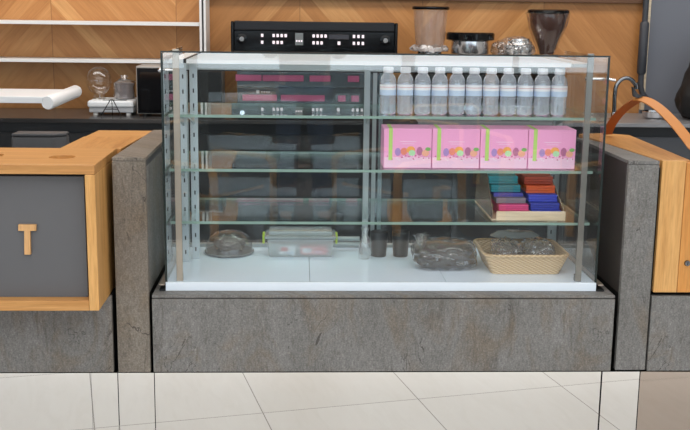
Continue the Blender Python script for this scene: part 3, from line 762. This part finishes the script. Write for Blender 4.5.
# grinders and wrapped canisters
def grinder_body(t, x, y, w=.17, zt=1.245):
    MB().box(x-w/2, x+w/2, y-.10, y+.14, ZK+.012, zt-.04, .02).build('body', BLACK, t)
    MB().lathe([(.068, 0), (.062, .039)], (x, y, zt-.0395), 24).build('collar', DARKCHROME, t, smooth=40)
    MB().box(x-w/2-.01, x+w/2+.01, y-.13, y+.15, ZK+.0005, ZK+.0115, .003).build('base', BLACK, t)
t = thing('coffee_grinder', (.685, 2.32, ZK), 'coffee grinder with a tall clear hopper and dark lid right of the coffee machine', 'grinder')
grinder_body(t, .680, 2.32)
MB().lathe([(.072, .0), (.076, .03), (.090, .19), (.092, .212)], (.680, 2.32, 1.246), 36, cap=False).build('hopper', thin_glass('hopper_clear', (246, 242, 240), 1.8, .06, .16, (222, 216, 210)), t, smooth=50)
MB().lathe([(.096, .0), (.098, .004), (.097, .014), (.085, .018)], (.680, 2.32, 1.459), 36).build('lid', BLACKGLOSS, t, smooth=40)
b = MB().lathe([(.084, .0), (.096, .002), (.100, .012), (.092, .022), (.080, .028)], (.680, 2.32, 1.246), 48, cap=False)
for v in b.bm.verts: v.co += Vector((noise.noise(v.co*60), noise.noise(v.co*60+Vector((5, 0, 0))), noise.noise(v.co*60+Vector((0, 7, 0)))))*.016
b.build('wrap', thin_glass('white_wrap', (250, 250, 250), 2.0, .1, .4, (236, 236, 238)), t, smooth=20)
t = thing('coffee_grinder', (.893, 2.32, ZK), 'low chrome coffee grinder with a wide black lid in the middle of the row', 'grinder')
grinder_body(t, .893, 2.32, .15, 1.235)
MB().lathe([(.098, .0), (.100, .004), (.098, .064), (.094, .066)], (.893, 2.32, 1.2355), 40).build('drum', mat('drum_steel', (205, 205, 208), .2, .95), t, smooth=40)
MB().lathe([(.112, .0), (.126, .005), (.127, .036), (.120, .043)], (.893, 2.32, 1.302), 44).build('lid', BLACKGLOSS, t, smooth=40)
t = thing('coffee_grinder', (1.135, 2.28, ZK), 'low chrome grinder top swathed in clear plastic wrap beside the brown hopper', 'grinder')
grinder_body(t, 1.115, 2.28, .13, 1.225)
MB().lathe([(.070, .0), (.074, .06), (.058, .068), (.056, .092), (.020, .098)], (1.140, 2.28, 1.2255), 36).build('drum', mat('drum_steel2', (212, 208, 204), .18, .95), t, smooth=40)
b = MB().blob((1.125, 2.275, 1.268), (.100, .080, .062), 5, .16, 5, seed=21, sq=2.2, flat=1.2258); b.build('wrap', WRAP, t, smooth=22)
b = MB().blob((1.036, 2.26, 1.262), (.045, .045, .042), 4, .25, 5, seed=31, sq=2.2, flat=1.2262); b.build('wrap_tail', DARKWRAP, t, smooth=22)
t = thing('coffee_grinder', (1.305, 2.34, ZK), 'coffee grinder with a tapered brown hopper wrapped in plastic at the right of the row', 'grinder')
grinder_body(t, 1.305, 2.34, .15, 1.235)
MB().lathe([(.036, .0), (.040, .02), (.060, .07), (.090, .14), (.101, .205), (.100, .209)], (1.305, 2.34, 1.236), 36).build('hopper', SMOKE, t, smooth=40)
MB().lathe([(.106, .0), (.110, .004), (.108, .018), (.095, .023)], (1.305, 2.34, 1.4455), 40).build('lid', BLACKGLOSS, t, smooth=40)
b = MB().lathe([(.046, .004), (.050, .03), (.070, .075), (.099, .14), (.110, .19), (.114, .216)], (1.305, 2.34, 1.236), 44, cap=False)
for v in b.bm.verts: v.co += Vector((noise.noise(v.co*45), noise.noise(v.co*45+Vector((5, 0, 0))), noise.noise(v.co*45+Vector((0, 7, 0)))))*.010
b.build('wrap', thin_glass('hopper_wrap', (246, 244, 243), 2.0, .10, .03), t, smooth=25)

# tap at the right
t = thing('tap', (1.66, 2.25, ZK), 'chrome gooseneck tap right of the glass case', 'tap')
arc = [(1.662, 2.25, ZK+.02), (1.658, 2.25, 1.02)]
for k in range(1, 13):
    a = PI-k*PI/12*.98; arc.append((1.715+.057*math.cos(a), 2.25, 1.045+.075*math.sin(a)))
arc.append((1.775, 2.25, 1.038+.055))
arc = arc[:12]+[(1.768, 2.25, 1.095), (1.770, 2.25, 1.075)]
MB().tube(arc, .011, 14).build('spout', DARKCHROME, t, smooth=60)
MB().lathe([(.030, .0004), (.030, .006), (.018, .012), (.016, .04)], (1.662, 2.25, ZK), 24).build('base', CHROME, t, smooth=40)
MB().tube([(1.770, 2.25, 1.085), (1.771, 2.25, 1.062)], .014, 14).build('aerator', DARKCHROME, t, smooth=40)
# metal ring bowl near it
b = MB().lathe([(.05, .001), (.066, .012), (.070, .04), (.066, .042), (.062, .014), (.048, .006)], (0, 0, 0), 36, cap=False)
tag(b.build('steel_bowl', CHROME, loc=(0, 0, 0), smooth=40), 'small steel bowl on the back counter below the grey hose', 'bowl').location = (1.90, 2.30, ZK+.0005)
# hose on the wall
t = thing('wall_hose', (1.9, 2.58, 1.0), 'dark grey hose with a thicker sleeve running down the end of the oak wall', 'hose')
MB().tube([(1.905, 2.59, 2.2), (1.905, 2.59, 1.10), (1.907, 2.59, 1.05), (1.918, 2.59, 1.015), (1.945, 2.59, .985), (1.985, 2.585, .965), (2.00, 2.58, .93), (2.0, 2.58, ZK+.002)], .016, 14).build('hose', RUBBER, t, smooth=60)
MB().tube([(1.905, 2.59, 1.41), (1.905, 2.59, 1.40), (1.905, 2.59, 1.13), (1.905, 2.59, 1.12)], .024, 16, rads=[.019, .025, .025, .019]).build('sleeve', RUBBER, t, smooth=40)
# black bag at far right
b = MB().blob((2.32, 2.3, 1.06), (.31, .17, .20), 4, .08, 4, flat=ZK+.0006, sq=2.6, seed=2)
for v in b.bm.verts:
    k = (v.co.z-ZK)/.36
    if v.co.x < 2.27: v.co.x = 2.27-(2.27-v.co.x)*(1.25-.75*k)
    v.co.z = ZK+.0006+(v.co.z-ZK-.0006)*1.3
tag(b.build('black_bag', BLACK, loc=(2.27, 2.3, ZK+.0006), smooth=50), 'black slumped bag on the back counter against the grey wall', 'bag')
# grey bin behind the box
t = thing('waste_bin', (-1.03, 1.1, 0), 'dark grey rounded bin standing in the aisle behind the oak box', 'bin')
MB().prism([(-1.15, 1.0), (-.985, 1.0), (-.935, 1.03), (-.94, 1.10), (-1.15, 1.10)], .938, 'z', .001, .010).build('body', GREYBIN, t, smooth=30)
MB().prism([(-1.1485, 1.0015), (-.986, 1.0015), (-.9365, 1.032), (-.9415, 1.0985), (-1.1485, 1.0985)], .012, 'z', .9393, .005).build('lid', GREYBIN, t, smooth=30)

# leather strap looped over the cupboard
t = thing('leather_strap', (1.16, .4, ZP), 'tan leather carrying strap arching over the oak cupboard top', 'strap')
def bez(p0, p1, p2, p3, n=14):
    o = []
    for i in range(n+1):
        u = i/n; o.append(tuple((1-u)**3*a+3*u*(1-u)**2*b+3*u*u*(1-u)*c+u**3*d for a, b, c, d in zip(p0, p1, p2, p3)))
    return o
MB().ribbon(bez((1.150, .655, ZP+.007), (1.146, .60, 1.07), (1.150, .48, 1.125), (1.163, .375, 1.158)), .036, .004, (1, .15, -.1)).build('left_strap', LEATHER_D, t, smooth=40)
MB().ribbon(bez((1.160, .375, 1.164), (1.190, .31, 1.175), (1.222, .20, 1.120), (1.250, .07, 1.040))+[(1.262, .025, 1.024), (1.270, -.008, 1.017), (1.277, -.033, .995), (1.285, -.044, .95), (1.300, -.046, .88), (1.312, -.046, .80)], .034, .004, (1, .2, .35)).build('right_strap', LEATHER, t, smooth=40)
c = MB().prism([(1.140, 1.205), (1.146, 1.172), (1.160, 1.1665), (1.178, 1.1755), (1.158, 1.182)], .02, 'y', .36).build('buckle', BACKBODY, t)

# ------------------------------------------------------------------ café seen only in the reflections; rug and bench added
def cafe_chair(loc, rz, label):
    t = thing('cafe_chair', (0, 0, 0), label, 'chair', 'cafe armchairs facing the counter')
    seat = mat('chair_dark', (58, 62, 68), .8)
    MB().box(-.26, .26, -.26, .26, .36, .44, .03).build('seat', seat, t)
    b = MB().box(-.26, .26, .24, .31, .44, .88, .03)
    b.build('backrest', seat, t)
    MB().tube([(-.30, .335, .62), (-.29, .345, .86), (-.24, .35, .90), (.24, .35, .90), (.29, .345, .86), (.30, .335, .62)], .016).build('back_rail', CHAIRWOOD, t, smooth=60)
    for s_ in (-1, 1):
        MB().ribbon([(s_*.31, -.30, 0.003), (s_*.31, -.30, .52), (s_*.31, -.28, .59), (s_*.31, -.22, .62), (s_*.31, .22, .62), (s_*.31, .30, .58), (s_*.31, .34, .50), (s_*.31, .36, .003)], .055, .026, (1, 0, 0)).build('arm_frame', CHAIRWOOD, t)
    MB().box(-.30, .30, -.22, -.18, .33, .36).box(-.30, .30, .20, .24, .33, .36).build('cross_rail', CHAIRWOOD, t)
    for ch_ in t.children:
        for v in ch_.data.vertices: v.co.z *= .76
    t.location = loc; t.rotation_euler = (0, 0, rz)
    return t
spots = [((-.60, -3.6, 0), 2.2, 'cafe armchair left of the photographer in the glass reflection'), ((-1.25, -4.6, 0), 1.7, 'cafe armchair far left in the glass reflection'),
         ((.66, -3.75, 0), 4.0, 'cafe armchair just right of the photographer in the glass reflection'), ((1.85, -3.75, 0), 4.1, 'cafe armchair at the right of the glass reflection'),
         ((1.3, -5.0, 0), 2.9, 'cafe armchair far right behind the others in the glass reflection')]
ch = cafe_chair(*spots[0])
for loc, rz, lb in spots[1:]:
    c = dup(ch, loc); c.rotation_euler = (0, 0, rz); c['label'] = lb
t = thing('cafe_table', (-.2, -5.6, 0), 'round oak cafe table behind the chairs in the glass reflection', 'table')
MB().lathe([(.42, 0), (.43, .01), (.43, .03)], (-.2, -5.6, .70), 40).build('table_top', OAK_X, t)
MB().tube([(-.2, -5.6, .02), (-.2, -5.6, .6995)], .035).build('pedestal', BLACK, t)
MB().lathe([(.26, .001), (.25, .015), (.04, .02)], (-.2, -5.6, 0), 32).build('foot', BLACK, t)

tag(MB().box(-3.2, 3.4, -6.3, -3.2, .0001, .0009).build('added_rug', mat('added_rug_grey', (84, 88, 94), .95), loc=(0, -4.7, 0)), 'flat grey rug under the cafe armchairs, added to darken the reflection', 'rug')  # made-up rug, put in to darken the floor in the glass reflection
t = thing('window_bench', (0, -6.8, 0), 'long dark upholstered bench before the windows, added to darken the reflection', 'bench')  # unseen bench added to keep the reflected background dark
fab = mat('added_bench_dark', (46, 48, 54), .85)
MB().box(-3.6, 3.6, -7.1, -6.45, .12, .44, .03).build('seat', fab, t)
MB().box(-3.6, 3.6, -7.25, -7.105, .12, .86, .03).build('backrest', fab, t)
for x in (-3.4, -1.1, 1.1, 3.4): MB().box(x-.04, x+.04, -7.0, -6.6, .001, .1195).build('leg', BLACK, t)

# the photographer, reflected in the front glass
def skinned(name, verts, edges, rad, m, parent=None, sub=2):
    me = bpy.data.meshes.new(name); me.from_pydata(verts, edges, []); o = bpy.data.objects.new(name, me); COL.objects.link(o)
    md = o.modifiers.new('skin', 'SKIN'); md.use_smooth_shade = True
    for i, r in enumerate(rad): me.skin_vertices[0].data[i].radius = (r, r) if not isinstance(r, tuple) else r
    me.skin_vertices[0].data[0].use_root = True
    sb = o.modifiers.new('sub', 'SUBSURF'); sb.levels = sub; sb.render_levels = sub
    bpy.context.view_layer.update(); dg = bpy.context.evaluated_depsgraph_get()
    nm = bpy.data.meshes.new_from_object(o.evaluated_get(dg)); o.modifiers.clear(); o.data = nm; nm.materials.clear(); nm.materials.append(m)
    for p in nm.polygons: p.use_smooth = True
    if parent: o.parent = parent
    return o
SKIN = mat('skin', (206, 160, 134), .55); JEANS = mat('jeans', (66, 86, 118), .8); COAT = mat('black_coat', (22, 22, 24), .8)
PX, PY = .03, -3.62
V = [(PX, PY, .95), (PX, PY, 1.15), (PX, PY, 1.36), (PX, PY, 1.46), (PX, PY+.02, 1.53), (PX, PY+.03, 1.66), (PX, PY+.03, 1.74),
     (PX-.10, PY, .88), (PX-.11, PY+.02, .48), (PX-.12, PY, .09), (PX-.13, PY+.14, .045), (PX+.10, PY, .88), (PX+.11, PY+.02, .48), (PX+.13, PY, .09), (PX+.15, PY+.14, .045),
     (PX-.19, PY, 1.40), (PX-.24, PY+.06, 1.16), (PX-.09, PY+.30, 1.33), (PX+.19, PY, 1.40), (PX+.24, PY+.06, 1.16), (PX+.07, PY+.30, 1.33)]
E_ = [(0, 1), (1, 2), (2, 3), (3, 4), (4, 5), (5, 6), (0, 7), (7, 8), (8, 9), (9, 10), (0, 11), (11, 12), (12, 13), (13, 14), (2, 15), (15, 16), (16, 17), (2, 18), (18, 19), (19, 20)]
R_ = [(.15, .11), (.15, .11), (.16, .11), .06, .065, .095, .06, .09, .06, .042, .035, .09, .06, .042, .035, .065, .045, .030, .065, .045, .030]
body = skinned('person', V, E_, R_, SKIN)
tag(body, 'person in black coat and blue jeans photographing the case, seen in the glass reflection', 'person')
skinned('jeans', [V[0], V[7], V[8], V[9], V[11], V[12], V[13]], [(0, 1), (1, 2), (2, 3), (0, 4), (4, 5), (5, 6)], [(.17, .13), .105, .080, .07, .105, .080, .07], JEANS, body)
skinned('coat', [V[1], (PX, PY, .72), V[2], V[15], V[16], (PX-.13, PY+.24, 1.29), V[18], V[19], (PX+.11, PY+.24, 1.29)], [(0, 1), (0, 2), (2, 3), (3, 4), (4, 5), (2, 6), (6, 7), (7, 8)],
        [(.18, .135), (.19, .15), (.18, .13), .085, .062, .05, .085, .062, .05], COAT, body)
skinned('hair', [(PX, PY+.005, 1.70), (PX, PY-.01, 1.76)], [(0, 1)], [.098, .07], BLACK, body)
for s_ in (-1, 1):
    sx = PX+s_*.125
    MB().blob((sx+s_*.012, PY+.07, .042), (.048, .135, .042), 4, .03, 4, flat=.001, sq=2.6).build('shoe', BLACK, body)
    for k in range(4):
        hx = PX+s_*(.075-.004*k) - (.01 if s_ > 0 else -.0)
        MB().tube([(hx, PY+.33, 1.335+.017*k), (hx-s_*.02, PY+.375, 1.340+.017*k), (hx-s_*.045, PY+.372, 1.340+.017*k)], .0085, 8).build('finger', SKIN, body, smooth=60)
ph = MB().box(PX-.055, PX+.045, PY+.345, PY+.352, 1.34, 1.41, .003)
tag(ph.build('phone', BLACKGLOSS, loc=(PX, PY+.35, 1.375)), 'black phone held up by the person in the reflection', 'phone')
